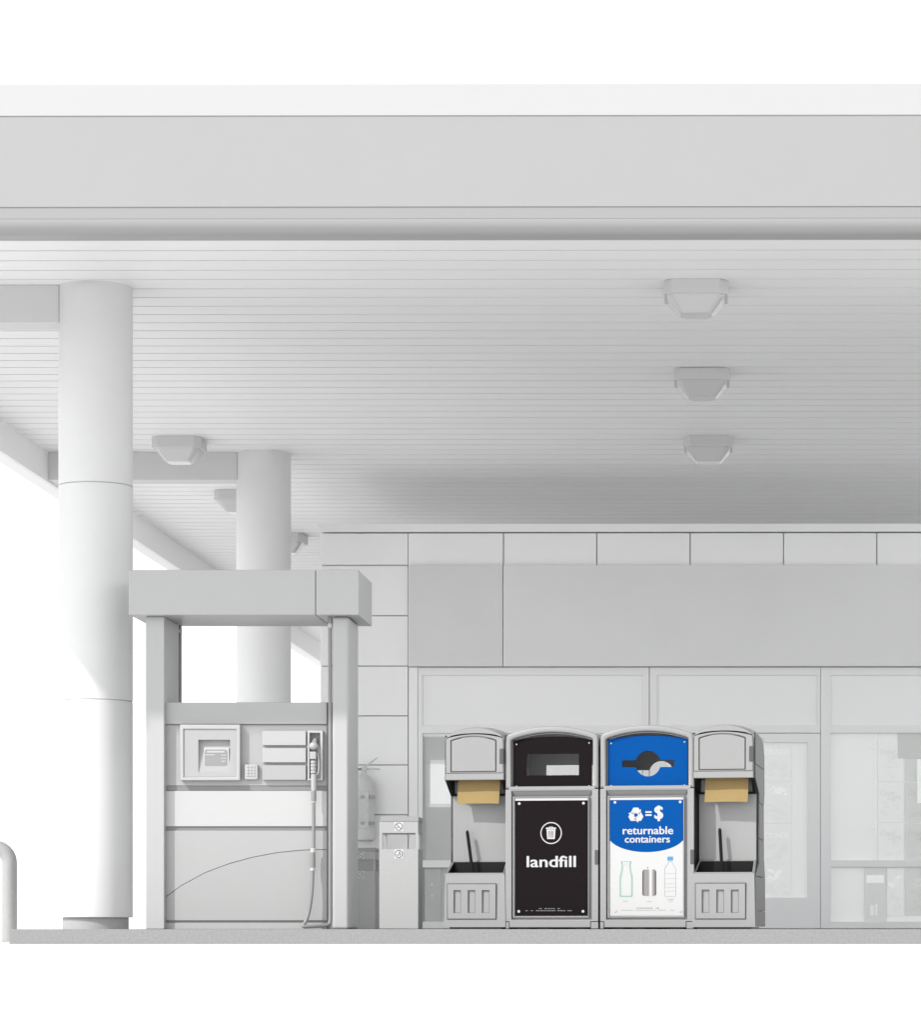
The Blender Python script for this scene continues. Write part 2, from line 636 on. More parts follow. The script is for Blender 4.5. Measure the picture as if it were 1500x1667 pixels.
bm = new()
box(bm, sx_(665) + 0.004, sx_(680), YS + 0.0, YS + 0.12, G, sz_(1086), 0.003)
obj('corner_trim', bm, M_clad, shop)
win = holes_frame('window', 680.6, 1057, 1086.5, 1511, [(688, 1047, 1099, 1181), (688, 1047, 1193, 1400), (688, 1047, 1412, 1500)], shop, YS + 0.004, YS + 0.052)
pane(688, 1047, 1099, 1181, win, M_transom)
pane(688, 1047, 1193, 1400, win, M_glass)
pane(688, 1047, 1412, 1500, win, M_glass)
dr = holes_frame('door', 1058, 1336, 1193.6, 1511, [(1085, 1315, 1208.5, 1461)], shop, YS + 0.008, YS + 0.052)
pane(1085, 1315, 1208.5, 1461, dr, M_glass, YS + 0.022)
bm = new()
tube(bm, [(sx_(1077), YS - 0.05, sz_(1400)), (sx_(1077), YS - 0.05, sz_(1300))], 0.014)
for q in (1395, 1305):
    tube(bm, [(sx_(1077), YS - 0.05, sz_(q)), (sx_(1077), YS + 0.02, sz_(q))], 0.009)
obj('handle', bm, M_frame, dr)
tw = holes_frame('transom_window', 1058, 1336, 1086.5, 1192.8, [(1070, 1331, 1099, 1181)], shop, YS + 0.004, YS + 0.052)
pane(1070, 1331, 1099, 1181, tw, M_transom)
win2 = holes_frame('window', 1336.6, 1640, 1086.5, 1511, [(1353, 1620, 1099, 1181), (1353, 1620, 1193, 1400), (1353, 1620, 1411, 1500)], shop, YS + 0.004, YS + 0.052)
pane(1353, 1620, 1099, 1181, win2, M_transom)
pane(1353, 1620, 1193, 1400, win2, M_glass)
pane(1353, 1620, 1411, 1500, win2, M_glass)


# things standing behind the shop glass
def wbox(name, a, b, c, d, m, y0, y1, label, cat, group=None, bev=0.004):
    bm = new()
    box(bm, sx_(a), sx_(b), y0, y1, G if d >= 1508 else sz_(d), sz_(c), bev)
    o = obj(name, bm, m)
    return tag(o, label, cat, group)


wbox('interior_stand_in', 684, 1046, 1190, 1510, M_dgrey, YS + 0.054, YS + 0.08, 'added grey board standing in for the dark interior, window left of the bins', 'board')  # added board standing in for the dark shop interior
wbox('poster', 700, 748, 1236, 1308, M_paper, YS + 0.046, YS + 0.0535, 'plain white sheet in the window beside the left washing station', 'poster')
cab = wbox('cabinet', 690, 718, 1413, 1510, M_dgrey, YS + 0.040, YS + 0.0535, 'low grey cabinet with two white knobs behind the glass by the pale waste can', 'cabinet')
for q in (1439.5, 1457.5):
    bm = new()
    plate(bm, [circle(sx_(703), sz_(q), 0.012, 16)], YS + 0.037, YS + 0.040, 0.003)
    obj('knob', bm, M_paper, cab)
wbox('interior_stand_in', 1062, 1332, 1196, 1510, M_lgrey, YS + 0.054, YS + 0.08, 'added white board standing in for the lit interior behind the shop door glass', 'board')  # added pale board in place of the lit interior
PACK = [(1206, 1272, 'CRUNCH', 'pale printed pack with CRUNCH lettering behind the door glass, topmost of the stack'),
        (1273, 1341, None, 'pale printed pack with scrawled lettering behind the door glass, second from the top'),
        (1342, 1407, 'CRUNCH', 'pale printed pack with CRUNCH lettering behind the door glass, third from the top'),
        (1408, 1472, None, 'pale printed pack behind the door glass at the bottom of the stack')]


def art(bm, x0, x1, z0, z1, y0, y1, n, seed):
    rd = random.Random(seed)
    for _ in range(n):
        x, z = rd.uniform(x0, x1), rd.uniform(z0, z1)
        l_, a, wd = rd.uniform(0.02, 0.05), rd.uniform(-0.9, 0.9), rd.uniform(0.008, 0.02)
        if a > 0.5:
            wd *= 0.4
        el = [(l_ * math.cos(2 * PI * k / 14), wd * math.sin(2 * PI * k / 14)) for k in range(14)]
        pts = [(x + u * math.cos(a) - v * math.sin(a), z + u * math.sin(a) + v * math.cos(a)) for u, v in el]
        plate(bm, [pts], y0 + 0.0001 * _, y1)


def pack(a, b, c, d, body, ink, words, seed, label, cat, group, script=False, nart=16):
    o = wbox('printed_pack', a, b, c, d, body, YS + 0.046, YS + 0.0535, label, cat, group)
    x0, x1, z0, z1 = sx_(a), sx_(b), sz_(d), sz_(c)
    w, h = x1 - x0, z1 - z0
    bm = new()
    if words and not script:
        text(bm, words, x0 + 0.08 * w, x1 - 0.1 * w, z0 + 0.66 * h, z0 + 0.80 * h, YS + 0.044, YS + 0.0465, 0.03)
    elif words:
        u, v = words.split()
        text(bm, u, x0 + 0.10 * w, x0 + 0.68 * w, z0 + 0.64 * h, z0 + 0.80 * h, YS + 0.044, YS + 0.0465, 0.0, 0.35)
        text(bm, v, x0 + 0.38 * w, x0 + 0.9 * w, z0 + 0.53 * h, z0 + 0.69 * h, YS + 0.044, YS + 0.0465, 0.0, 0.35)
    else:
        art(bm, x0 + 0.2 * w, x0 + 0.8 * w, z0 + 0.6 * h, z0 + 0.85 * h, YS + 0.044, YS + 0.0465, 10, seed + 50)
    obj('lettering', bm, ink, o)
    bm = new()
    art(bm, x0 + 0.2 * w, x1 - 0.18 * w, z0 + 0.1 * h, z0 + 0.5 * h, YS + 0.044, YS + 0.0465, nart, seed)
    obj('picture', bm, mat('print_shade_pale', 0.70, 0.6) if body is M_pack else mat('print_shade_dark', 0.48, 0.6), o)
    return o


for i, (c, d, wd, t_) in enumerate(PACK):
    pack(1242, 1289, c, d - 1, M_pack, mat('print_ink_pale', 0.85, 0.6), wd, i, t_, 'pack', 'printed packs behind the shop door')
wbox('interior_stand_in', 1345, 1632, 1190, 1510, M_lgrey, YS + 0.054, YS + 0.08, 'added white board standing in for the lit interior behind the right shop window', 'board')  # another added pale board for the lit interior
bm = new()
tube(bm, [(sx_(1427), YS + 0.047, G), (sx_(1427), YS + 0.047, sz_(1193))], 0.007)
for q in (1193 + 25, 1282, 1348):
    tube(bm, [(sx_(1427), YS + 0.047, sz_(q)), (sx_(1418), YS + 0.047, sz_(q - 3))], 0.006)
tag(obj('display_rail', bm, M_paper), 'thin white upright rail with hooks behind the right shop window', 'rail')
m_ink2 = mat('print_ink_light', 0.58, 0.6)
for i, (c, d, t_) in enumerate(((1205, 1272, 'uppermost'), (1273, 1339, 'middle'), (1340, 1402, 'third'))):
    pack(1430, 1473, c, d - 0.6, M_pack, m_ink2, 'Crystal Light', 20 + i, 'pale pack with slanted handwritten lettering, %s of the stack beside the white rail' % t_, 'pack', 'pale packs in the right window', True, 7)
    pack(1474.5, 1522, c, d - 0.6, M_packd, mat('print_ink_dark', 0.4, 0.6), 'Crystal Light', 30 + i, 'darker grey pack at the right picture edge, %s of its stack' % t_, 'pack', 'dark packs in the right window', True, 10)
pack(1445, 1473, 1412, 1491, M_pack, mat('print_ink_pale', 0.85, 0.6), None, 41, 'pale pack low behind the glass beside the small grey cabinet', 'pack', 'pale packs in the right window')
pack(1474.5, 1522, 1412, 1490, M_packd, m_ink2, None, 42, 'dark grey pack low in the right corner of the shop window', 'pack', 'dark packs in the right window')
wbox('poster', 1463, 1540, 1186, 1234, mat('poster_grey', 0.40, 0.6), YS + 0.038, YS + 0.044, 'dark grey sheet hung at the top of the right shop window', 'poster')
wbox('poster', 1494, 1545, 1235, 1307, M_paper, YS + 0.038, YS + 0.044, 'white notice at the right picture edge in the shop window', 'poster')
cab = wbox('cabinet', 1408, 1444, 1412, 1510, M_packd, YS + 0.040, YS + 0.053, 'narrow grey cabinet with a white label low in the right shop window', 'cabinet')
bm = new()
box(bm, sx_(1411.5), sx_(1440), YS + 0.037, YS + 0.040, sz_(1437), sz_(1424))
obj('label_plate', bm, M_paper, cab)
bm = new()
box(bm, sx_(1417.5), sx_(1424), YS + 0.038, YS + 0.040, sz_(1490), sz_(1473))
box(bm, sx_(1425.5), sx_(1429.5), YS + 0.038, YS + 0.040, sz_(1490), sz_(1471))
obj('vent', bm, M_mgrey, cab)

# ------------------------------------------------------------------ fuel dispenser
YP = 21.2
DX = mx(400, YP)
disp = thing('fuel_dispenser', 'pale grey fuel dispenser with square head, card reader, keypad and one hung nozzle', 'fuel dispenser', (DX, YP, G))


def dx(px, Y=YP): return mx(px, Y) - DX
def dz(py, Y=YP): return mz(py, Y) - G


bm = new()
box(bm, dx(209.6), dx(513.6), 0, 0.80, dz(1000.6), dz(927), 0.006)
box(bm, dx(514.4), dx(584), 0, 0.80, dz(1000.6), dz(927), 0.006)
obj('head', bm, M_pump, disp)
bm = new()
box(bm, dx(237, 21.3), dx(267.6, 21.3), 0.1, 0.66, 0, dz(1000.6) - 0.001, 0.008)
obj('post', bm, M_pump, disp)
bm = new()
box(bm, dx(541, 21.3), dx(568, 21.3), 0.1, 0.66, 0, dz(1000.6) - 0.001, 0.02, 3)
obj('post', bm, M_pump, disp)
xa, xb = dx(267.6, 21.3) + 0.002, dx(541, 21.3) - 0.002
yb0 = 0.16
YB_ = YP + yb0
bm = new()
box(bm, xa, xb, yb0 + 0.02, 0.62, 0.0, dz(1143, YB_ + 0.02), 0.004)
obj('cabinet', bm, M_pumpd, disp)
xp0, xp1 = dx(268, YB_) + 0.006, dx(532.5, YB_)


def dplate(name, px0, px1, py0, py1, m, th=0.02, bev=0.004, off=0.0, parent=disp):
    bm = new()
    y1 = yb0 + 0.02 - off
    plate(bm, [rect(dx(px0, YB_), dx(px1, YB_), dz(py1, YB_), dz(py0, YB_))], y1 - th, y1, bev)
    return obj(name, bm, m, parent)


dplate('crossbar', 268.6, 532.5, 1143, 1178.5, M_pumpd, 0.028)
cp = dplate('control_panel', 268.6, 532.5, 1179.5, 1278.5, M_pumpd, 0.012)
bm = new()
for a, b in ((1286.5, 1279), (1351, 1345.5), (1502, 1498)):
    bm = new()
    box(bm, xp0, xp1, yb0 + 0.012, yb0 + 0.0195, dz(a, YB_), dz(b, YB_))
    obj('groove', bm, M_groove, disp)
dplate('white_panel', 268.6, 532.5, 1287, 1345, M_pumpw, 0.02)
arcpts = [(268.6, 1460.5), (295, 1441.5), (333.6, 1420.4), (372, 1406), (410.4, 1395.4), (448.8, 1388), (487, 1384), (510, 1382.7), (532.5, 1382.7)]
bm = new()
up = [(dx(268.6, YB_), dz(1351.5, YB_)), (dx(268.6, YB_), dz(1460, YB_))] + [(dx(a, YB_), dz(b - 0.4, YB_)) for a, b in arcpts[1:]] + [(dx(532.5, YB_), dz(1351.5, YB_))]
plate(bm, [up], yb0, yb0 + 0.02, 0.002)
obj('lower_panel', bm, mat('dispenser_paint_sun_offset', 0.35, 0.4, noise=0.012, nscale=3), disp)  # dispenser paint darkened to offset the sunlight on this panel
bm = new()
lo = [(dx(268.6, YB_), dz(1498, YB_)), (dx(532.5, YB_), dz(1498, YB_))] + [(dx(a, YB_), dz(b + 0.5, YB_)) for a, b in reversed(arcpts)]
plate(bm, [lo], yb0, yb0 + 0.02, 0.002)
tag(obj('lower_panel', bm, M_pump2, disp), 'arched slightly darker lower panel')
bm = new()
box(bm, xp0, xp1, yb0, yb0 + 0.02, 0.0, dz(1502, YB_), 0.003)
obj('plinth', bm, M_pumpd, disp)
# card reader with screen
bm = new()
yc = yb0 + 0.008
YC = YP + yc - 0.05
o_r = rect(dx(293.5, YC), dx(391, YC), dz(1270, YC), dz(1179, YC))
i_r = rect(dx(299, YC), dx(385, YC), dz(1264.5, YC), dz(1186.5, YC))
plate(bm, [o_r, i_r], yc - 0.055, yc, 0.006)
cr = obj('card_reader', bm, M_pump, disp)
bm = new()
plate(bm, [rect(dx(299, YC), dx(385, YC), dz(1264.5, YC), dz(1186.5, YC)), rect(dx(323, YC), dx(374.5, YC), dz(1256, YC), dz(1204, YC))], yc - 0.045, yc, 0.003)
obj('face_plate', bm, mat('reader_face', 0.34, 0.4), cr)
bm = new()
quads(bm, [(dx(323, YC) - 0.004, yc - 0.002, dz(1204, YC) + 0.004), (dx(374.5, YC) + 0.004, yc - 0.002, dz(1204, YC) + 0.004),
           (dx(374.5, YC) + 0.004, yc - 0.04, dz(1256, YC) - 0.004), (dx(323, YC) - 0.004, yc - 0.04, dz(1256, YC) - 0.004)], [(0, 1, 2, 3)])
obj('recess', fix(bm), M_pumpd, cr)
bm = new()
YC2 = YC + 0.0
box(bm, dx(331, YC), dx(372, YC), yc - 0.03, yc - 0.02, dz(1251, YC), dz(1216, YC))
obj('screen', bm, M_pumpw, cr)
bm = new()
plate(bm, [rrect(dx(332.5, YC), dx(369, YC), dz(1246.5, YC), dz(1219.5, YC), 0.014)], yc - 0.033, yc - 0.03)
obj('display', bm, M_screen, cr)
bm = new()
for (a, b, c, d) in ((336.5, 365, 1222, 1224.5), (333.5, 349.5, 1227.5, 1229), (359, 368, 1228, 1229.2), (359, 368, 1233, 1234.2), (360, 366.5, 1238, 1239.5)):
    box(bm, dx(a, YC), dx(b, YC), yc - 0.035, yc - 0.033, dz(d, YC), dz(c, YC))
obj('display_line', bm, M_pumpw, cr)
# keypad
bm = new()
box(bm, dx(397.5, YC), dx(419, YC), yc - 0.03, yc, dz(1268.5, YC), dz(1243.5, YC), 0.008)
kp = obj('keypad', bm, M_pump, disp)
bm = new()
for i in range(3):
    for j in range(4):
        px_, py_ = 402.5 + i * 5, 1247 + j * 4.8
        box(bm, dx(px_ - 1.5, YC), dx(px_ + 1.5, YC), yc - 0.036, yc - 0.029, dz(py_ + 1.4, YC), dz(py_ - 1.4, YC), 0.001)
obj('key', bm, M_pumpw, kp)
# fuel grade panels
for (a, b, m) in ((1189, 1212.5, M_pump), (1217, 1240.5, M_pump), (1245, 1269, M_pump2)):
    bm = new()
    box(bm, dx(426.5, YC), dx(497.5, YC), yc - 0.035, yc, dz(b, YC), dz(a, YC), 0.003)
    obj('grade_panel', bm, m, disp)
# nozzle boot, nozzle and hose
bm = new()
plate(bm, [rect(dx(501, YC), dx(525.5, YC), dz(1270, YC), dz(1189, YC)), rect(dx(504, YC), dx(521.5, YC), dz(1267, YC), dz(1192.5, YC))], yc - 0.05, yc, 0.004)
obj('nozzle_boot', bm, mat('boot_pale', 0.42, 0.4), disp)
bm = new()
box(bm, dx(504, YC), dx(521.5, YC), yc - 0.003, yc + 0.004, dz(1267, YC), dz(1192.5, YC))
obj('boot_back', bm, M_groove, disp)
yn = yc - 0.075


def np_(px, py, y_=yn): return (dx(px, YP + yn), y_, dz(py, YP + yn))


nz = thing('nozzle_hub', None, None)
bpy.data.objects.remove(nz)
bm = new()
s = 1 / 237.0
pr = [(0.016, dz(1286, YP)), (0.018, dz(1284, YP)), (0.021, dz(1260, YP)), (0.019, dz(1259, YP))]
lathe(bm, pr, dx(511, YP + yn), yn, 20)
for k in range(4):
    z_ = dz(1257 - k * 5.4, YP)
    lathe(bm, [(0.016, z_ - 0.004), (0.020, z_), (0.020, z_ + 0.014), (0.016, z_ + 0.018)], dx(510.5, YP + yn), yn, 20)
box(bm, dx(505, YP + yn), dx(515.3, YP + yn), yn - 0.022, yn + 0.022, dz(1234.5), dz(1222), 0.006)
t = bmesh.new()
bmesh.ops.create_uvsphere(t, u_segments=20, v_segments=12, radius=0.032)
merge(bm, t, Matrix.Translation((dx(510.7, YP + yn), yn, dz(1212.5))) @ Matrix.Diagonal((0.95, 0.8, 0.85, 1)))
tube(bm, [np_(511.5, 1208), (dx(512.5, YP + yn), yn + 0.03, dz(1202)), (dx(513, YP + yn), yn + 0.07, dz(1202))], [0.016, 0.012, 0.011])
tube(bm, [np_(517, 1226), np_(519, 1240), np_(518.5, 1256), np_(514, 1262)], 0.005, 8, True, 5)
nzo = obj('nozzle', fix(bm), M_nozzle, disp)
hx = lambda px: dx(px, YP + yn)
bm = new()
tube(bm, [(hx(510.7), yn, dz(1384)), (hx(510.7), yn, dz(1340)), (hx(510.8), yn, dz(1285))], 0.0125, 14)
lathe(bm, [(0.0165, dz(1303)), (0.0185, dz(1301)), (0.0185, dz(1288)), (0.015, dz(1285.5))], hx(510.8), yn, 20)
lathe(bm, [(0.016, dz(1412)), (0.019, dz(1410)), (0.019, dz(1389)), (0.016, dz(1387))], hx(509.2), yn, 20)
z_low = 0.024
tube(bm, [(hx(509.2), yn, dz(1386)), (hx(509), yn, dz(1415)), (hx(508), yn - 0.01, dz(1450)), (hx(504), yn - 0.02, dz(1482)), (hx(499), yn - 0.04, dz(1500)), (hx(496), yn - 0.055, 0.03),
          (hx(498), yn - 0.06, z_low - 0.006), (hx(515), yn - 0.03, z_low - 0.002), (hx(529), yn, 0.026), (hx(535), yn + 0.02, 0.036), (hx(537), yn + 0.028, 0.07), (hx(537), yn + 0.03, 0.2)], 0.0135, 14, True, 8)
tube(bm, [(hx(537), yn + 0.03, 0.2), (hx(537), yn + 0.03, 1.2), (hx(536.6), yn + 0.03, dz(1018))], 0.0135, 14)
lathe(bm, [(0.015, dz(1012)), (0.017, dz(1010)), (0.017, dz(1000.6) - 0.001)], hx(536.6), yn + 0.03, 20)
ho = obj('hose', fix(bm), M_hose, disp)
for (a, b, xx, yy, rr) in ((1303, 1305.5, 510.8, yn, 0.0165), (1380, 1387, 509.9, yn, 0.0185), (1412, 1417, 509.2, yn, 0.0185), (1012, 1019, 536.6, yn + 0.03, 0.0175)):
    bm = new()
    lathe(bm, [(rr - 0.002, dz(b)), (rr, dz(b) + 0.002), (rr, dz(a) - 0.002), (rr - 0.002, dz(a))], hx(xx), yy, 20)
    obj('collar', fix(bm), M_pumpw, ho)
# hose of the far side
bm = new()
yr = 0.74
rx = mx(293, YP + yr) - DX
tube(bm, [(rx, yr, 0.03), (rx, yr, 1.0), (rx, yr, dz(1000.6) - 0.001)], 0.0135, 14)
h2 = obj('hose', fix(bm), M_hose, disp)
bm = new()
zz = mz(1027, YP + yr) - G
lathe(bm, [(0.016, zz - 0.012), (0.018, zz - 0.01), (0.018, zz + 0.01), (0.016, zz + 0.012)], rx, yr, 20)
obj('collar', fix(bm), M_pumpw, h2)

# ------------------------------------------------------------------ waste cans
wc = thing('waste_can', 'pale square waste can with slot and two stickers, standing right of the dispenser', 'waste can', (mx(649.5, 21.1), 21.1, G), 0, 'square waste cans')
wc.scale = (0.886, 0.886, 0.886)
hw, H = 0.151, 0.872
zsl0, zsl1 = (1511 - 1380.5) / 210, (1511 - 1354.7) / 210
bm = new()
rw = 0.022
box(bm, -hw, hw, 0, 0.34, 0.004, zsl0, 0.004)
for xx in (-hw, hw - rw):
    for yy in (0.0, 0.34 - rw):
        box(bm, xx, xx + rw, yy, yy + rw, zsl0 - 0.002, zsl1 + 0.002)
box(bm, -hw, hw, 0, 0.34, zsl1, H - 0.04, 0.004)
obj('body', bm, M_canw, wc)
bm = new()
box(bm, -hw + 0.008, hw + 0.002, 0.006, 0.342, H - 0.039, H, 0.004)
obj('lid', bm, M_cand, wc)
bm = new()
box(bm, -hw + 0.03, hw - 0.03, 0.03, 0.31, zsl0 - 0.05, zsl0 + 0.001)
obj('liner_rim', bm, M_cand, wc)
for zc_, kind in (((1511 - 1344) / 210, 'smoke'), ((1511 - 1388.5) / 210, 'litter')):
    bm = new()
    plate(bm, [rrect(-0.034, 0.034, zc_ - 0.035, zc_ + 0.035, 0.003)], -0.002, 0.0005)
    st = obj('sticker', bm, mat('sticker_white', 0.52, 0.6), wc)
    bm = new()
    plate(bm, [circle(0, zc_, 0.031), circle(0, zc_, 0.0255)], -0.003, -0.0019)
    if kind == 'smoke':
        c = 0.0265 * 0.7071
        plate(bm, [[(-c - 0.002, zc_ + c - 0.002), (-c + 0.002, zc_ + c + 0.002), (c + 0.002, zc_ - c + 0.002), (c - 0.002, zc_ - c - 0.002)]], -0.003, -0.0019)
        plate(bm, [rect(-0.019, -0.002, zc_ - 0.009, zc_ - 0.004)], -0.003, -0.0019)
    else:
        plate(bm, [circle(0.006, zc_ + 0.017, 0.004, 12)], -0.003, -0.0019)
        plate(bm, [[(0.002, zc_ + 0.012), (0.010, zc_ + 0.010), (0.014, zc_ - 0.002), (0.010, zc_ - 0.016), (0.005, zc_ - 0.016), (0.008, zc_ - 0.002), (-0.003, zc_ + 0.006)]], -0.003, -0.0019)
        plate(bm, [[(-0.013, zc_ - 0.002), (-0.004, zc_ - 0.002), (-0.005, zc_ - 0.016), (-0.012, zc_ - 0.016)]], -0.003, -0.0019)
    obj('pictogram', bm, M_ink, st)
small = dup(wc, (mx(588, 30.4), 30.4, G - 0.002), label='grey square waste can by the shop wall, half hidden below the extinguisher')
small.scale = (0.925, 0.925, 0.925)
bm = new()
box(bm, -hw + 0.012, hw - 0.012, 0.012, 0.328, zsl0 - 0.01, zsl1 + 0.01)
obj('slot_blocker', bm, M_cand, small)  # added grey block, hides the sunlit wall behind the slot

# ------------------------------------------------------------------ fire extinguisher
YX = 30.67
fe = thing('fire_extinguisher', 'grey fire extinguisher hung on the shop wall beside the dispenser post', 'fire extinguisher', (mx(592.5, YX), YX, mz(1369, YX)))
bm = new()
lathe(bm, [(0.09, 0), (0.104, 0.012), (0.107, 0.03), (0.107, 0.56), (0.100, 0.60), (0.078, 0.635), (0.045, 0.66), (0.026, 0.67), (0.024, 0.70), (0.0, 0.70)], 0, 0, 40, True, False)
obj('cylinder', fix(bm), M_ext, fe)
bm = new()
box(bm, -0.025, 0.03, -0.02, 0.02, 0.70, 0.745, 0.006)
tube(bm, [(0.0, 0, 0.735), (0.05, 0, 0.77), (0.135, 0, 0.835)], [0.010, 0.009, 0.006], 8)
tube(bm, [(0.0, 0, 0.72), (0.08, 0, 0.725), (0.165, 0, 0.718)], [0.009, 0.008, 0.006], 8)
obj('valve', fix(bm), M_ext, fe)
bm = new()
tube(bm, [(-0.02, -0.01, 0.72), (-0.09, -0.03, 0.70), (-0.135, -0.05, 0.58), (-0.135, -0.06, 0.3), (-0.12, -0.07, 0.12)], 0.012, 10, True, 6)
obj('discharge_hose', fix(bm), M_hose, fe)
bm = new()
plate(bm, [rrect(-0.06, 0.06, 0.12, 0.5, 0.01)], -0.1085, -0.105)
t_ = obj('instruction_label', bm, mat('extinguisher_label', 0.50, 0.5, noise=0.12, nscale=25), fe)
bm = new()
for zz in (0.16, 0.42):
    lathe(bm, [(0.109, zz), (0.111, zz + 0.004), (0.111, zz + 0.03), (0.109, zz + 0.034)], 0, 0, 40, False, False)
    box(bm, 0.06, 0.112, -0.09, -0.07, zz, zz + 0.034, 0.002)
box(bm, -0.03, 0.03, 0.10, 0.139, 0.12, 0.6)
obj('bracket', fix(bm), M_canw, fe)

# ------------------------------------------------------------------ hoop bollard
YL = 23.86
hb = thing('hoop_bollard', 'grey bent pipe hoop bollard cut by the left picture edge', 'bollard', (mx(15.5, YL), YL, 0))
bm = new()
rr = 0.0585
top = mz(1367, YL) - rr
bend = 0.12
pts = [(0, 0, 0), (0, 0, top - bend)]
pts += [(-bend + bend * math.cos(R(a)), 0, top - bend + bend * math.sin(R(a))) for a in range(10, 91, 10)]
L = 1.15
pts += [(-L + bend - bend * math.sin(R(a)), 0, top - bend + bend * math.cos(R(a))) for a in range(0, 91, 10)]
pts += [(-L, 0, 0)]
tube(bm, pts, rr, 24)
obj('pipe', bm, M_boll, hb)
for xx in (0, -L):
    bm = new()
    box(bm, xx - 0.062, xx + 0.062, -0.062, 0.062, 0, 0.004)
    obj('base_plate', bm, M_boll, hb)

# ------------------------------------------------------------------ recycling bins and washing stations
PHI = R(9.5)
ROWY = 20.95
ROWX = mx(983, ROWY)


def row_at(px):
    r = mx(px, 1.0)
    u = (r * ROWY - ROWX) / (math.cos(PHI) + r * math.sin(PHI))
    return (ROWX + u * math.cos(PHI), ROWY - u * math.sin(PHI), G), u


def bx(px): return (px - 898.5) / 232.0
def bz(py): return (1511 - py) / 237.4 + 0.005


def zx(x): return bx(700 + x / 2.6786)                # zoomed crop -> bin metres
def zz_(y): return bz(1160 + y / 2.6786)


def build_bin(label, px):
    loc, _ = row_at(px)
    t = thing('recycling_bin', label, 'recycling bin', loc, -PHI, 'recycling bins on the island')
    xw = 0.325
    DEP = 0.60
    zsplit = bz(1285)
    # hood shell
    bm = new()
    out = arch(-xw, xw, zsplit + 0.006, bz(1197), bz(1182.4), 28, 0.02)
    inn = arch(bx(832), bx(965), zsplit + 0.014, bz(1204), bz(1192.5), 28, 0.01)
    plate(bm, [out, inn], 0.0, DEP, 0.014)
    obj('hood', bm, M_bin, t, angle=40)
    bm = new()
    inn2 = arch(bx(832) + 0.003, bx(965) - 0.003, zsplit + 0.017, bz(1204) - 0.003, bz(1192.5) - 0.003, 28, 0.01)
    inn3 = arch(bx(832) + 0.007, bx(965) - 0.007, zsplit + 0.021, bz(1204) - 0.007, bz(1192.5) - 0.007, 28, 0.01)
    plate(bm, [inn2, inn3], 0.045, DEP - 0.02)
    obj('inner_liner', bm, M_liner, t)
    # gasket between hood and body, and backing
    bm = new()
    box(bm, -xw + 0.010, xw - 0.010, 0.012, DEP - 0.012, zsplit - 0.012, zsplit + 0.012)
    obj('gasket', bm, M_gap, t)
    # body
    bm = new()
    plate(bm, [rect(-xw, xw, 0.012, zsplit)], 0.032, DEP, 0.01)
    fr = rect(-xw, xw, 0.012, zsplit)
    ho_ = rect(zx(356), zx(706), zz_(902), zz_(341))
    n0 = [(-xw - 0.02, 0.0), (zx(347), 0.0), (zx(347), zz_(910)), (-xw - 0.02, zz_(910))]
    body = [(zx(347), 0.012), (zx(700), 0.012), (zx(700), zz_(910)), (xw, zz_(910)), (xw, zsplit), (-xw, zsplit), (-xw, zz_(910)), (zx(347), zz_(910))]
    plate(bm, [body, ho_], 0.0, 0.034, 0.004)
    b = obj('body', bm, M_bin, t)
    bm = new()
    quads(bm, [(zx(356), 0.004, zz_(341)), (zx(706), 0.004, zz_(341)), (zx(694), 0.030, zz_(365)), (zx(368), 0.030, zz_(365))], [(0, 1, 2, 3)])
    quads(bm, [(zx(356), 0.033, zz_(341)), (zx(706), 0.033, zz_(341)), (zx(694), 0.033, zz_(365)), (zx(368), 0.033, zz_(365))], [(0, 3, 2, 1)])
    obj('door_head', fix(bm), M_bin2, t)
    # feet
    for a, c in ((-xw, zx(345)), (zx(702), xw)):
        bm = new()
        box(bm, a, c, 0.001, 0.06, 0.004, zz_(912.5), 0.003)
        obj('foot', bm, M_bin, t)
    for xx in (-0.2, -0.06, 0.2):
        bm = new()
        box(bm, xx - 0.04, xx + 0.04, 0.004, 0.12, 0.0, 0.013)
        obj('foot_pad', bm, M_black, t)
    bm = new()
    box(bm, -xw + 0.004, xw - 0.004, 0.02, 0.031, 0.006, zz_(907))
    box(bm, -0.29, 0.29, 0.05, DEP - 0.05, 0.0, 0.012)
    obj('base', bm, M_gap, t)
    for s_ in (-1, 1):
        bm = new()
        box(bm, min(s_ * xw, s_ * (xw + 0.002)), max(s_ * xw, s_ * (xw + 0.002)), 0.022, DEP - 0.03, 0.03, bz(1215))
        obj('side_shade_panel', bm, M_black, t)  # added black skins, shade of the gaps between units put into their colour
    # door with its frame
    bm = new()
    plate(bm, [rect(zx(361), zx(692), zz_(893), zz_(366)), rect(zx(367), zx(688.5), zz_(888), zz_(370))], 0.010, 0.031, 0.0015)
    d = obj('door', bm, M_bin, t)
    bm = new()
    for (a, c, e, f) in ((357, 361.5, 902, 360), (691.5, 695.5, 902, 360)):
        pass
    box(bm, zx(367), zx(689), 0.0245, 0.030, zz_(888), zz_(370))
    obj('door_panel', bm, M_liner, d)
    bm = new()
    box(bm, xw - 0.024, xw + 0.001, -0.004, 0.03, zz_(663), zz_(600), 0.003)
    obj('latch', bm, M_dark_shade, t)
    return t


def bolt(bm, cx, cz, r, y0, y1):
    plate(bm, [circle(cx, cz, r, 20)], y0, y1, 0.001)


def sign_plate(t, holes, m):
    bm = new()
    o_ = arch(zx(359), zx(702.5), zz_(331.5), zz_(121), zz_(104.5), 24)
    plate(bm, [o_] + holes, 0.035, 0.041, 0.0015)
    s_ = obj('aperture_plate', bm, m, t)
    for xx in (373, 690):
        for yy in (137, 321):
            bm = new()
            bolt(bm, zx(xx), zz_(yy + (-3 if xx > 600 and yy < 200 else 0)), 0.0055, 0.0325, 0.036)
            obj('screw', bm, M_screw, s_)
    return s_


PY = 0.018                                           # poster front depth


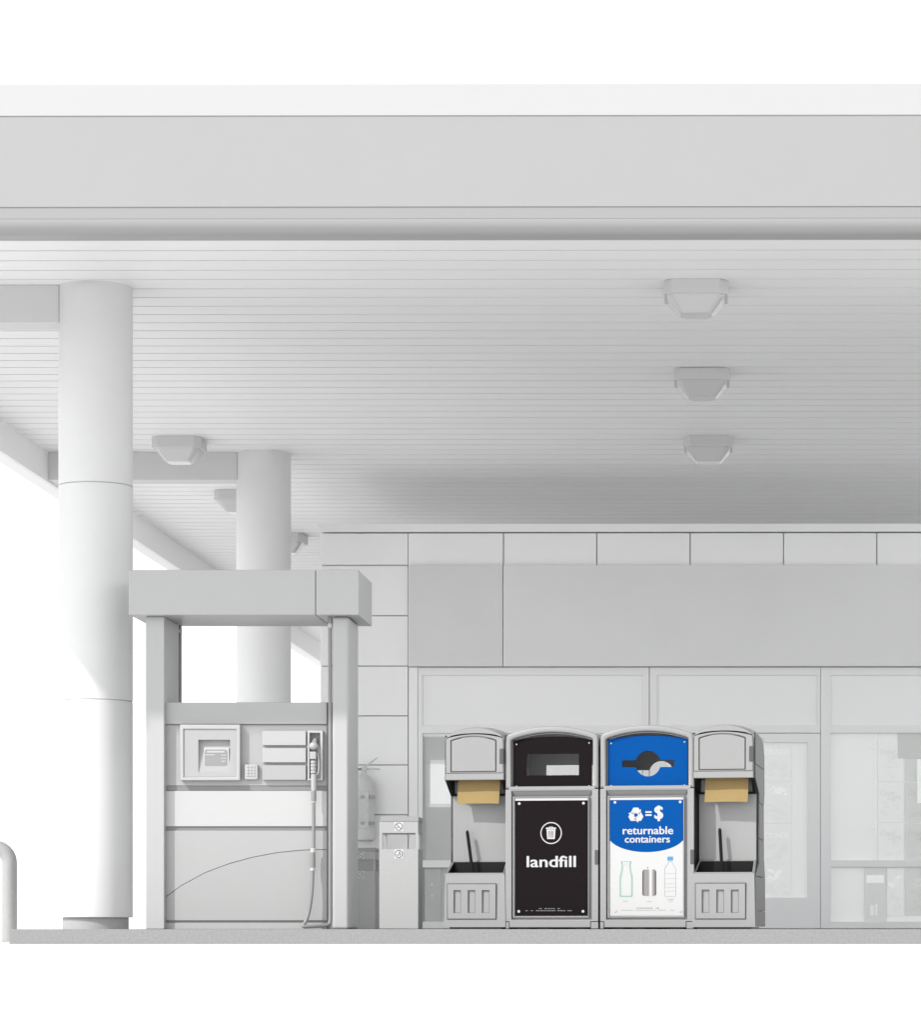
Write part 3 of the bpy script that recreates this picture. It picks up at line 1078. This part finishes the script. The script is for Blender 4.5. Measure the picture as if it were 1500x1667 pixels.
def poster(t, m_main, strip=True):
    bm = new()
    box(bm, zx(370), zx(686), PY, 0.0245, zz_(885), zz_(384), 0.0)
    p = obj('poster', bm, m_main, t)
    bm = new()
    box(bm, zx(370), zx(686), PY - 0.001, 0.0245, zz_(383.2), zz_(372.5))
    obj('header_strip', bm, M_swht, p)
    return p


def small_print(bm, x0, x1, y, h, y0, y1, seed, dens=0.8):
    rd = random.Random(seed)
    x = x0
    while x < x1:
        w_ = rd.uniform(3, 9)
        if rd.random() < dens:
            plate(bm, [rect(zx(x), zx(min(x + w_, x1)), zz_(y + h / 2), zz_(y - h / 2))], y0, y1)
        x += w_ + rd.uniform(1.2, 3)


# --- landfill bin
lb = build_bin('recycling station bin with black poster reading landfill and a rectangular opening', 898.5)
sign_plate(lb, [rect(zx(418), zx(645), zz_(273), zz_(180))], M_sblk)
bm = new()
plate(bm, [arch(bx(832) + 0.007, bx(965) - 0.007, bz(1285) + 0.021, bz(1204) - 0.007, bz(1192.5) - 0.007, 24), rect(zx(418) + 0.02, zx(645) + 0.02, zz_(273) - 0.05, zz_(180) - 0.05)], 0.55, 0.556)
obj('back_plate', bm, M_liner, lb)
p = poster(lb, M_sblk)
bm = new()
text(bm, 'landfill', zx(420), zx(635), zz_(674), zz_(624), PY - 0.0015, PY - 0.0002, 0.019)
obj('lettering', bm, M_swht, p)
bm = new()
cxz, czz = zx(527), zz_(525)
rr_ = 47 / 2.6786 / 234
plate(bm, [circle(cxz, czz, rr_, 48), circle(cxz, czz, rr_ * 0.91, 48)], PY - 0.0015, PY - 0.0002)


def ic(x, y): return (zx(x), zz_(y))


plate(bm, [[ic(507, 509), ic(546, 509), ic(543, 551), ic(510, 551)],
           [ic(515, 516), ic(518, 516), ic(519, 545), ic(517, 545)], [ic(522, 516), ic(525, 516), ic(525, 545), ic(523, 545)],
           [ic(528, 516), ic(531, 516), ic(530, 545), ic(528, 545)], [ic(535, 516), ic(538, 516), ic(536, 545), ic(534, 545)]], PY - 0.0015, PY - 0.0002)
plate(bm, [[ic(504, 507), ic(504, 503), ic(508, 501), ic(518, 501), ic(519, 497), ic(534, 497), ic(535, 501), ic(545, 501), ic(549, 503), ic(549, 507)],
           [ic(521, 501), ic(522, 499), ic(531, 499), ic(532, 501)]], PY - 0.0015, PY - 0.0002)
obj('bin_icon', bm, M_swht, p)
for xx, yy in ((388, 396), (668, 396), (386, 866), (666, 866)):
    bm = new()
    bolt(bm, zx(xx), zz_(yy), 0.0095, PY - 0.004, PY)
    obj('rivet', bm, M_swht, p)
bm = new()
small_print(bm, 473, 567, 854, 3.2, PY - 0.001, PY - 0.0002, 3)
small_print(bm, 415, 640, 863, 3.0, PY - 0.001, PY - 0.0002, 4)
obj('small_print', bm, mat('print_small_on_black', 0.20, 0.5), p)

# --- returnables bin
rb = build_bin('recycling station bin with blue poster reading returnable containers and a round slotted opening', 1053.5)
OFF = 412.5                                          # crop shift between the two bins
cx_, cz_ = zx(945 - OFF), zz_(226)
r_ = 55 / 2.6786 / 235
hs_ = 15 / 2.6786 / 237
xs0, xs1 = zx(834 - OFF), zx(1058 - OFF)
a0 = math.asin(hs_ / r_)
hole = []
for i in range(17):
    a = a0 + (PI - 2 * a0) * i / 16
    hole.append((cx_ + r_ * math.cos(a), cz_ + r_ * math.sin(a)))
hole += [(xs0 + 0.003, cz_ + hs_), (xs0, cz_ + hs_ - 0.003), (xs0, cz_ - hs_ + 0.003), (xs0 + 0.003, cz_ - hs_)]
for i in range(17):
    a = PI + a0 + (PI - 2 * a0) * i / 16
    hole.append((cx_ + r_ * math.cos(a), cz_ + r_ * math.sin(a)))
hole += [(xs1 - 0.003, cz_ - hs_), (xs1, cz_ - hs_ + 0.003), (xs1, cz_ + hs_ - 0.003), (xs1 - 0.003, cz_ + hs_)]
sign_plate(rb, [hole], M_sblue)
bm = new()
plate(bm, [arch(bx(832) + 0.007, bx(965) - 0.007, bz(1285) + 0.021, bz(1204) - 0.007, bz(1192.5) - 0.007, 24), [(x - 0.005, z - 0.042) for x, z in hole]], 0.55, 0.556)
obj('back_plate', bm, M_liner, rb)
p = poster(rb, M_swht)
bm = new()


def ox(x): return zx(x - OFF)


def pz(y): return zz_(y + 2.5)


blue = [(zx(370), zz_(384)), (zx(370), pz(556))]
for i in range(1, 24):
    tt = -1 + 2 * i / 24
    blue.append((zx(528 + 158 * tt), pz(607 - 51 * (1 - math.sqrt(max(0, 1 - (tt * 0.93) ** 2))) / (1 - math.sqrt(1 - 0.93 ** 2)))))
blue += [(zx(686), pz(556)), (zx(686), zz_(384))]
plate(bm, [blue], PY - 0.0012, PY + 0.0005)
obj('blue_field', bm, M_sblue, p)
y0_, y1_ = PY - 0.0026, PY - 0.0011
bm = new()
text(bm, 'returnable', ox(838), ox(1056), pz(530.5), pz(496), y0_, y1_, 0.021)
text(bm, 'containers', ox(847), ox(1042), pz(566.5), pz(537), y0_, y1_, 0.021)
text(bm, '$', ox(974), ox(1013), pz(474), pz(406), y0_, y1_, 0.034)
for q in (434, 447):
    plate(bm, [rect(ox(936), ox(963), pz(q + 3.6), pz(q - 3.6))], y0_, y1_)
obj('lettering', bm, M_swht, p)
bm = new()
w_ = 0.33
cxr, czr, sr = ox(895), pz(444), 34 / 2.6786 / 234
for k in range(3):
    pts = []
    nr = Vector((-0.866, -0.5))
    al = Vector((0.5, -0.866))
    ob_ = Vector((0.33, 0.43))
    ib_ = ob_ + nr * w_
    c_ = (ob_ + ib_) / 2
    hw_ = w_ / 2 + 0.15
    ol = Vector((-0.46, 0.20))
    il = ol + Vector((0.866, -0.5)) * w_
    poly = [ol, Vector((-0.21, 0.64)), Vector((0.21, 0.64)), ob_, c_ - nr * hw_, c_ + al * 0.40, c_ + nr * hw_, ib_, Vector((0.0, 0.27)), il]
    ca, sa = math.cos(R(-120 * k)), math.sin(R(-120 * k))
    pts = [(cxr + 1.46 * sr * (v.x * ca - v.y * sa), czr + 1.46 * sr * (v.x * sa + v.y * ca) - 0.004) for v in poly]
    plate(bm, [pts], y0_, y1_)
obj('recycling_symbol', bm, M_swht, p)
y0_, y1_ = PY - 0.0012, PY + 0.0003


def blob(pts): return [(ox(x), pz(y)) for x, y in pts]


def mirror(half, c):
    return half + [(2 * c - x, y) for x, y in reversed(half)]


gb = [(831.5, 646), (831.5, 655), (833, 657), (833, 672), (830, 692), (825.5, 706), (824, 720), (824.5, 797), (828, 801)]
gi = [(836, 648.5), (836, 655), (838.5, 660), (838, 675), (836, 693), (831.5, 709), (830, 723), (830, 792), (833, 796)]
bm = new()
plate(bm, [blob(mirror(gb, 852.5)), blob(mirror(gi, 852.5))], y0_, y1_)
for s_ in (-1, 1):
    plate(bm, [blob([(852.5 + s_ * 21, 650), (852.5 + s_ * 14, 652), (852.5 + s_ * 21, 656)])], y0_, y1_)
ob_ = obj('bottle_picture', bm, M_bottle, p)
bm = new()
plate(bm, [blob(mirror(gi, 852.5)), blob([(842, 662), (863, 662), (868, 700), (873, 725), (872, 790), (833, 790), (832, 725), (837, 700)])], y0_ + 0.0002, y1_)
tag(obj('bottle_picture', bm, M_bottle2, p), 'pale green glass shading of the printed bottle')
cols = [(922.5, 927, 0), (927, 932, 1), (932, 941, 2), (941, 951, 2), (951, 955, 3), (955, 962, 4), (962, 967, 3), (967, 973, 2), (973, 978, 1), (978, 982.5, 0)]


def can_top(x): return 692 - 10 * max(0, min(1, (30 - abs(x - 952.5)) / 6))


for mi in range(5):
    bm = new()
    for a, c, m_ in cols:
        if m_ == mi:
            plate(bm, [blob([(a, can_top(a)), (c, can_top(c)), (c, 797 - max(0, abs(c - 952.5) - 24)), (a, 797 - max(0, abs(a - 952.5) - 24))])], y0_, y1_)
    if mi == 4:
        plate(bm, [blob([(930, 678), (975, 678), (976, 682), (929, 682)])], y0_, y1_)
    if mi == 0:
        plate(bm, [blob([(943, 673), (948, 673), (948, 677), (943, 677)])], y0_, y1_)
    obj('can_picture', bm, M_can[mi], p)
ph = [(1034, 647), (1034, 653), (1024, 668), (1018, 680), (1017.5, 795), (1021, 800)]
pi_ = [(1036, 649), (1036, 654), (1026, 669), (1020, 681), (1019.5, 794), (1022, 798)]
bm = new()
plate(bm, [blob(mirror(ph, 1042.5)), blob(mirror(pi_, 1042.5))], y0_, y1_)
for q in (700, 722, 744, 760, 776):
    plate(bm, [blob([(1021, q), (1064, q - 1), (1064, q + 0.3), (1021, q + 1.3)])], y0_, y1_)
obj('plastic_bottle_picture', bm, M_pet, p)
bm = new()
plate(bm, [blob([(1030.5, 629), (1033, 627), (1053, 627), (1055, 629), (1055, 644), (1030.5, 644)])], y0_, y1_)
obj('bottle_cap_picture', bm, M_cap, p)
bm = new()
small_print(bm, 840 - OFF, 858 - OFF, 822, 2.2, y0_, y1_, 5, 0.8)
small_print(bm, 943 - OFF, 962 - OFF, 823, 2.2, y0_, y1_, 6, 0.9)
small_print(bm, 1030 - OFF, 1057 - OFF, 814, 2.2, y0_, y1_, 7, 0.9)
small_print(bm, 1030 - OFF, 1055 - OFF, 822, 2.0, y0_, y1_, 8, 0.8)
small_print(bm, 832 - OFF, 1060 - OFF, 861, 2.0, y0_, y1_, 9, 0.75)
obj('small_print', bm, M_small, p)
bm = new()
small_print(bm, 898 - OFF, 995 - OFF, 852, 2.4, y0_, y1_, 10, 0.95)
tag(obj('small_print', bm, M_smalld, p), 'darker line of tiny print')
for xx, yy in ((805, 391), (1086, 391), (805, 862), (1086, 862)):
    bm = new()
    bolt(bm, ox(xx), pz(yy), 0.0095, PY - 0.004, PY)
    obj('rivet', bm, M_swht, p)


# --- washing stations
def ux(x): return (700 + x / 2.6786 - 773.5) / 230.0
def uz(y): return (1511 - (1160 + y / 2.6786)) / 236.4 + 0.005


def build_station(label, px):
    loc, _ = row_at(px)
    t = thing('washing_station', label, 'washing station', loc, -PHI, 'windscreen washing stations')
    xw = 0.205
    DEP = 0.43
    YV = 0.16
    # hood: arched box open below
    bm = new()
    out = arch(-xw, xw, uz(295), uz(113), uz(96), 24, 0.012)
    inn = arch(-xw + 0.02, xw - 0.02, uz(295) - 0.03, uz(118), uz(104), 20)
    plate(bm, [out], 0.0, 0.05, 0.006)
    plate(bm, [out], 0.30, DEP, 0.006)
    for s_ in (-1, 1):
        box(bm, min(s_ * xw, s_ * (xw - 0.02)), max(s_ * xw, s_ * (xw - 0.02)), 0.044, 0.31, uz(295), uz(118), 0.002)
    hood = obj('hood', bm, M_bin, t)
    bm = new()                                       # lid, rising a little to the rear
    n = 26
    lid_f = [p_ for p_ in arch(-xw - 0.004, xw + 0.004, 0, uz(107), uz(66), n, 0.018)[2:]]
    lid_b = [p_ for p_ in arch(-xw - 0.004, xw + 0.004, 0, uz(115), uz(92), n, 0.012)[2:]]
    lid_b = [(lid_f[i][0], 0) for i in range(len(lid_f))]
    w2 = xw + 0.004

    def under(x):
        a_ = max(0.0, 1 - (x / (w2 * 0.88)) ** 2)
        return uz(110) + (uz(91.5) - uz(110)) * math.sqrt(a_) if a_ > 0 else uz(110)
    ring = lid_f + [(x * 0.999, under(x)) for x, z in reversed(lid_f)]
    ring = [(x, z) for x, z in ring]
    vs, m_ = [], len(ring)
    for yv, dzv, sc in ((-0.012, -0.005, 0.99), (-0.006, 0, 1.0), (0.22, 0.014, 1.0), (0.37, 0.004, 1.0), (0.43, -0.05, 1.0)):
        for i, (x, z) in enumerate(ring):
            vs.append((x * sc, yv, z + (dzv if i < len(lid_f) else 0)))
    fs = []
    for s_ in range(4):
        for i in range(m_):
            j = (i + 1) % m_
            fs.append((s_ * m_ + i, s_ * m_ + j, (s_ + 1) * m_ + j, (s_ + 1) * m_ + i))
    nl = len(lid_f)
    for base in (0, 4 * m_):
        for i in range(nl - 1):
            fs.append((base + i, base + i + 1, base + m_ - 2 - i, base + m_ - 1 - i))
    quads(bm, vs, fs)
    obj('lid', fix(bm), M_bin, t, angle=45)
    bm = new()
    plate(bm, [arch(-xw + 0.006, xw - 0.006, uz(130), uz(104) - 0.004, uz(86), 24)], 0.004, 0.3)
    obj('lid_seal', bm, M_gap, t)
    # dispenser door
    bm = new()
    plate(bm, [arch(ux(72), ux(320), uz(264), uz(114), uz(96.5), 24, 0.006), arch(ux(92), ux(292), uz(262.5 - 2), uz(122), uz(103), 24)], -0.010, 0.001, 0.003)
    dd = obj('dispenser_door', bm, M_bin, t)
    bm = new()
    plate(bm, [arch(ux(97), ux(287.5), uz(257), uz(126), uz(108.5), 24)], -0.012, 0.001, 0.004)
    obj('door_panel', bm, M_bin, dd)
    bm = new()
    box(bm, ux(92), ux(292), -0.003, -0.0005, uz(262), uz(112))
    obj('door_groove', bm, M_dark_shade, dd)
    bm = new()
    box(bm, ux(70), ux(322), -0.010, 0.0, uz(294), uz(267), 0.003)
    obj('apron', bm, M_bin, t)
    bm = new()
    box(bm, ux(306), ux(323), -0.016, 0.012, uz(225), uz(160), 0.003)
    obj('latch', bm, M_dark_shade, t)
    # cheeks and the dark underside
    bm = new()
    for s_ in (-1, 1):
        xa_, xb_ = s_ * xw, s_ * (xw - 0.022)
        prof = [(0.004, uz(294)), (YV + 0.02, uz(294)), (YV + 0.02, uz(360)), (YV - 0.03, uz(360))]
        vs = [(xa_, a, b) for a, b in prof] + [(xb_, a, b) for a, b in prof]
        quads(bm, vs, [(0, 1, 2, 3), (7, 6, 5, 4), (0, 4, 5, 1), (1, 5, 6, 2), (2, 6, 7, 3), (3, 7, 4, 0)])
    box(bm, -xw + 0.022, xw - 0.022, YV - 0.012, YV + 0.01, uz(360), uz(351))
    obj('cheek', fix(bm), M_black, t)
    bm = new()
    box(bm, -xw + 0.02, xw - 0.02, 0.055, YV, uz(295) + 0.01, uz(295) + 0.02)
    obj('underside', bm, M_black, t)
    # back column
    bm = new()
    box(bm, -xw + 0.006, xw - 0.006, YV, 0.36, 0.02, uz(295), 0.006)
    obj('back_column', bm, M_bin, t)
    # bucket with a sloping mouth
    bm = new()
    xt, xbm = xw + 0.006, xw + 0.012
    zf_, zb_ = uz(704), uz(649)
    th = 0.016
    vs = [(-xbm, -0.006, 0.014), (xbm, -0.006, 0.014), (xbm, YV - 0.002, 0.014), (-xbm, YV - 0.002, 0.014),
          (-xt, 0, zf_), (xt, 0, zf_), (xw - 0.006, YV - 0.002, zb_), (-xw + 0.006, YV - 0.002, zb_),
          (-xt + th, th, zf_), (xt - th, th, zf_), (xw - 0.006 - th, YV - 0.002 - th * 0.6, zb_), (-xw + 0.006 + th, YV - 0.002 - th * 0.6, zb_),
          (-xt + th + 0.01, th + 0.012, 0.08), (xt - th - 0.01, th + 0.012, 0.08), (xt - th - 0.01, YV - 0.03, 0.08), (-xt + th + 0.01, YV - 0.03, 0.08)]
    quads(bm, vs, [(0, 3, 2, 1), (0, 1, 5, 4), (1, 2, 6, 5), (2, 3, 7, 6), (3, 0, 4, 7), (4, 5, 9, 8), (5, 6, 10, 9), (6, 7, 11, 10), (7, 4, 8, 11)])
    ed = [e for e in bm.edges]
    bmesh.ops.bevel(bm, geom=[e for e in ed if e.is_manifold and e.calc_face_angle(0) > 0.6], offset=0.005, segments=2, affect='EDGES', profile=0.5)
    bk = obj('bucket', bm, M_bin, t)
    bm = new()
    quads(bm, vs, [(8, 9, 13, 12), (9, 10, 14, 13), (10, 11, 15, 14), (11, 8, 12, 15), (12, 13, 14, 15)])
    obj('bucket_well', bm, M_black, bk)
    bm = new()
    for (a, b_, c, d_) in ((8, 9, 4, 5), (9, 10, 5, 6), (10, 11, 6, 7), (11, 8, 7, 4)):
        pa, pb = Vector(vs[a]), Vector(vs[b_])
        pc, pd = Vector(vs[c]), Vector(vs[d_])
        tube(bm, [pa * 0.6 + pc * 0.4 + Vector((0, 0, 0.003)), pb * 0.6 + pd * 0.4 + Vector((0, 0, 0.003))], 0.006, 8)
    obj('bucket_rim', fix(bm), mat('rim_grey', 0.2, 0.5), bk)
    bm = new()
    sl = [rect(ux(a), ux(b_), uz(873), uz(774)) for a, b_ in ((106, 138), (168, 200), (229.5, 262))]
    plate(bm, [rect(ux(80), ux(289), uz(898), uz(748))] + sl, -0.014, -0.004, 0.002)
    obj('front_panel', bm, M_bin, bk)
    bm = new()
    plate(bm, [rect(ux(76.5), ux(292), uz(901), uz(744.5)), rect(ux(79), ux(290), uz(899), uz(747))], -0.0085, -0.004)
    for a, b_ in ((106, 138), (168, 200), (229.5, 262)):
        plate(bm, [rect(ux(a), ux(b_), uz(873), uz(774)), rect(ux(a + 2.5), ux(b_ - 1.5), uz(871.5), uz(777))], -0.0112, -0.006)
    obj('panel_groove', bm, M_dark_shade, bk)
    # flanks: stacked segments, side shade put into their dark colour, with open joints
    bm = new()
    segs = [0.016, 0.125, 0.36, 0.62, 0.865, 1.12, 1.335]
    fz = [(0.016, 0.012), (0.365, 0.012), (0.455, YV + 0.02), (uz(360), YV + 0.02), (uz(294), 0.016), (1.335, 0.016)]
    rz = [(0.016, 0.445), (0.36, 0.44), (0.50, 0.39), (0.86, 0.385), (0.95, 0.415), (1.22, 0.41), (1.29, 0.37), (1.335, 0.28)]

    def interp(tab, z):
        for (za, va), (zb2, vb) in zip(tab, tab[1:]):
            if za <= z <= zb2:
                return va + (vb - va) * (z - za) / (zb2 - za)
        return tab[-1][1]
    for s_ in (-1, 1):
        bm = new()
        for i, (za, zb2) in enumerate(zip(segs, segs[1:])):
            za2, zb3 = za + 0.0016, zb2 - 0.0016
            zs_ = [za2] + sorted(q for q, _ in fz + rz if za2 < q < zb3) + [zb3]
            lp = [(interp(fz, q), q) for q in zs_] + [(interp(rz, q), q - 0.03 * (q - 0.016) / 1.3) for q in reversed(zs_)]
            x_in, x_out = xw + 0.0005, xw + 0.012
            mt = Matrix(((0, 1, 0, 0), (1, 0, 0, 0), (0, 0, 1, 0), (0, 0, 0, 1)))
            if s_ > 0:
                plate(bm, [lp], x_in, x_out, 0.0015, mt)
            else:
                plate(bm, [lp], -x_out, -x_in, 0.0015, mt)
        obj('side_shade_panel', fix(bm), M_dark_shade, t)
    bm = new()
    box(bm, -xw, xw, 0.3605, 0.385, 0.02, 1.20, 0.008)
    box(bm, -xw + 0.02, xw - 0.02, 0.02, 0.36, 0.0, 0.02)
    obj('back_cover', bm, M_dark_shade, t)
    return t, loc


def local(loc, x, y, z):
    c, s_ = math.cos(-PHI), math.sin(-PHI)
    return (loc[0] + x * c - y * s_, loc[1] + x * s_ + y * c, loc[2] + z)


st1, l1 = build_station('grey washing station with towel hood and squeegee bucket, left of the landfill bin', 773.5)
l2, _ = row_at(1178.5)
st2 = dup(st1, l2, label='grey washing station with towel hood and squeegee bucket, right of the blue bin')


def towel(loc, label):
    bm = new()
    nx, nz_ = 14, 10
    x0, x1 = ux(111.5), ux(294.5)
    zt_, zb_ = uz(262), uz(397)
    for side, off in ((0, 0.0), (1, 0.0025)):
        pass
    grid = []
    for lay in (0.0, 0.002):
        g_ = []
        for j in range(nz_ + 1):
            v = j / nz_
            row = []
            for i in range(nx + 1):
                u = i / nx
                yy = 0.085 - 0.045 * v ** 1.5 + 0.004 * math.sin(u * 5 + 1) * v + lay
                row.append(bm.verts.new((x0 + (x1 - x0) * u, yy, zt_ + (zb_ - zt_) * v + 0.002 * math.sin(u * 3) * v)))
            g_.append(row)
        grid.append(g_)
    for k, g_ in enumerate(grid):
        for j in range(nz_):
            for i in range(nx):
                f = (g_[j][i], g_[j][i + 1], g_[j + 1][i + 1], g_[j + 1][i])
                bm.faces.new(f if k else tuple(reversed(f)))
    a, b = grid
    for j in range(nz_):
        for i in (0, nx):
            bm.faces.new((a[j][i], a[j + 1][i], b[j + 1][i], b[j][i]))
    for i in range(nx):
        for j in (0, nz_):
            bm.faces.new((a[j][i], a[j][i + 1], b[j][i + 1], b[j][i]))
    o = obj('paper_towel', fix(bm), M_kraft)
    o.location = loc
    o.rotation_euler = (0, 0, -PHI)
    return tag(o, label, 'paper towel', 'paper towels')


tw1 = towel(l1, 'brown kraft paper towel hanging from the hood left of the landfill bin')
tw2 = tw1.copy()
C.objects.link(tw2)
tw2.location = l2
tw2['label'] = 'brown kraft paper towel hanging from the hood right of the blue bin'


def squeegee(loc, top, low, label):
    t = thing('squeegee', label, 'squeegee', local(loc, low[0], low[1], low[2]), -PHI, 'squeegees in the buckets')
    d = Vector(top) - Vector(low)
    bm = new()
    tube(bm, [d * 0.0, d * 0.5, d * 0.97, d * 0.985, d], [0.0115, 0.0115, 0.0115, 0.010, 0.006], 14)
    obj('handle', bm, M_black, t)
    bm = new()
    box(bm, -0.09, 0.09, -0.012, 0.012, -0.045, 0.005, 0.006)
    obj('sponge_head', bm, M_dark_shade, t)
    return t


squeegee(l1, (ux(147), 0.10, uz(512)), (ux(197), 0.07, 0.14), 'black squeegee handle leaning left in the bucket beside the landfill bin')
squeegee(l2, (ux(170), 0.10, uz(508)), (ux(192), 0.07, 0.14), 'black squeegee handle standing almost upright in the bucket beside the blue bin')
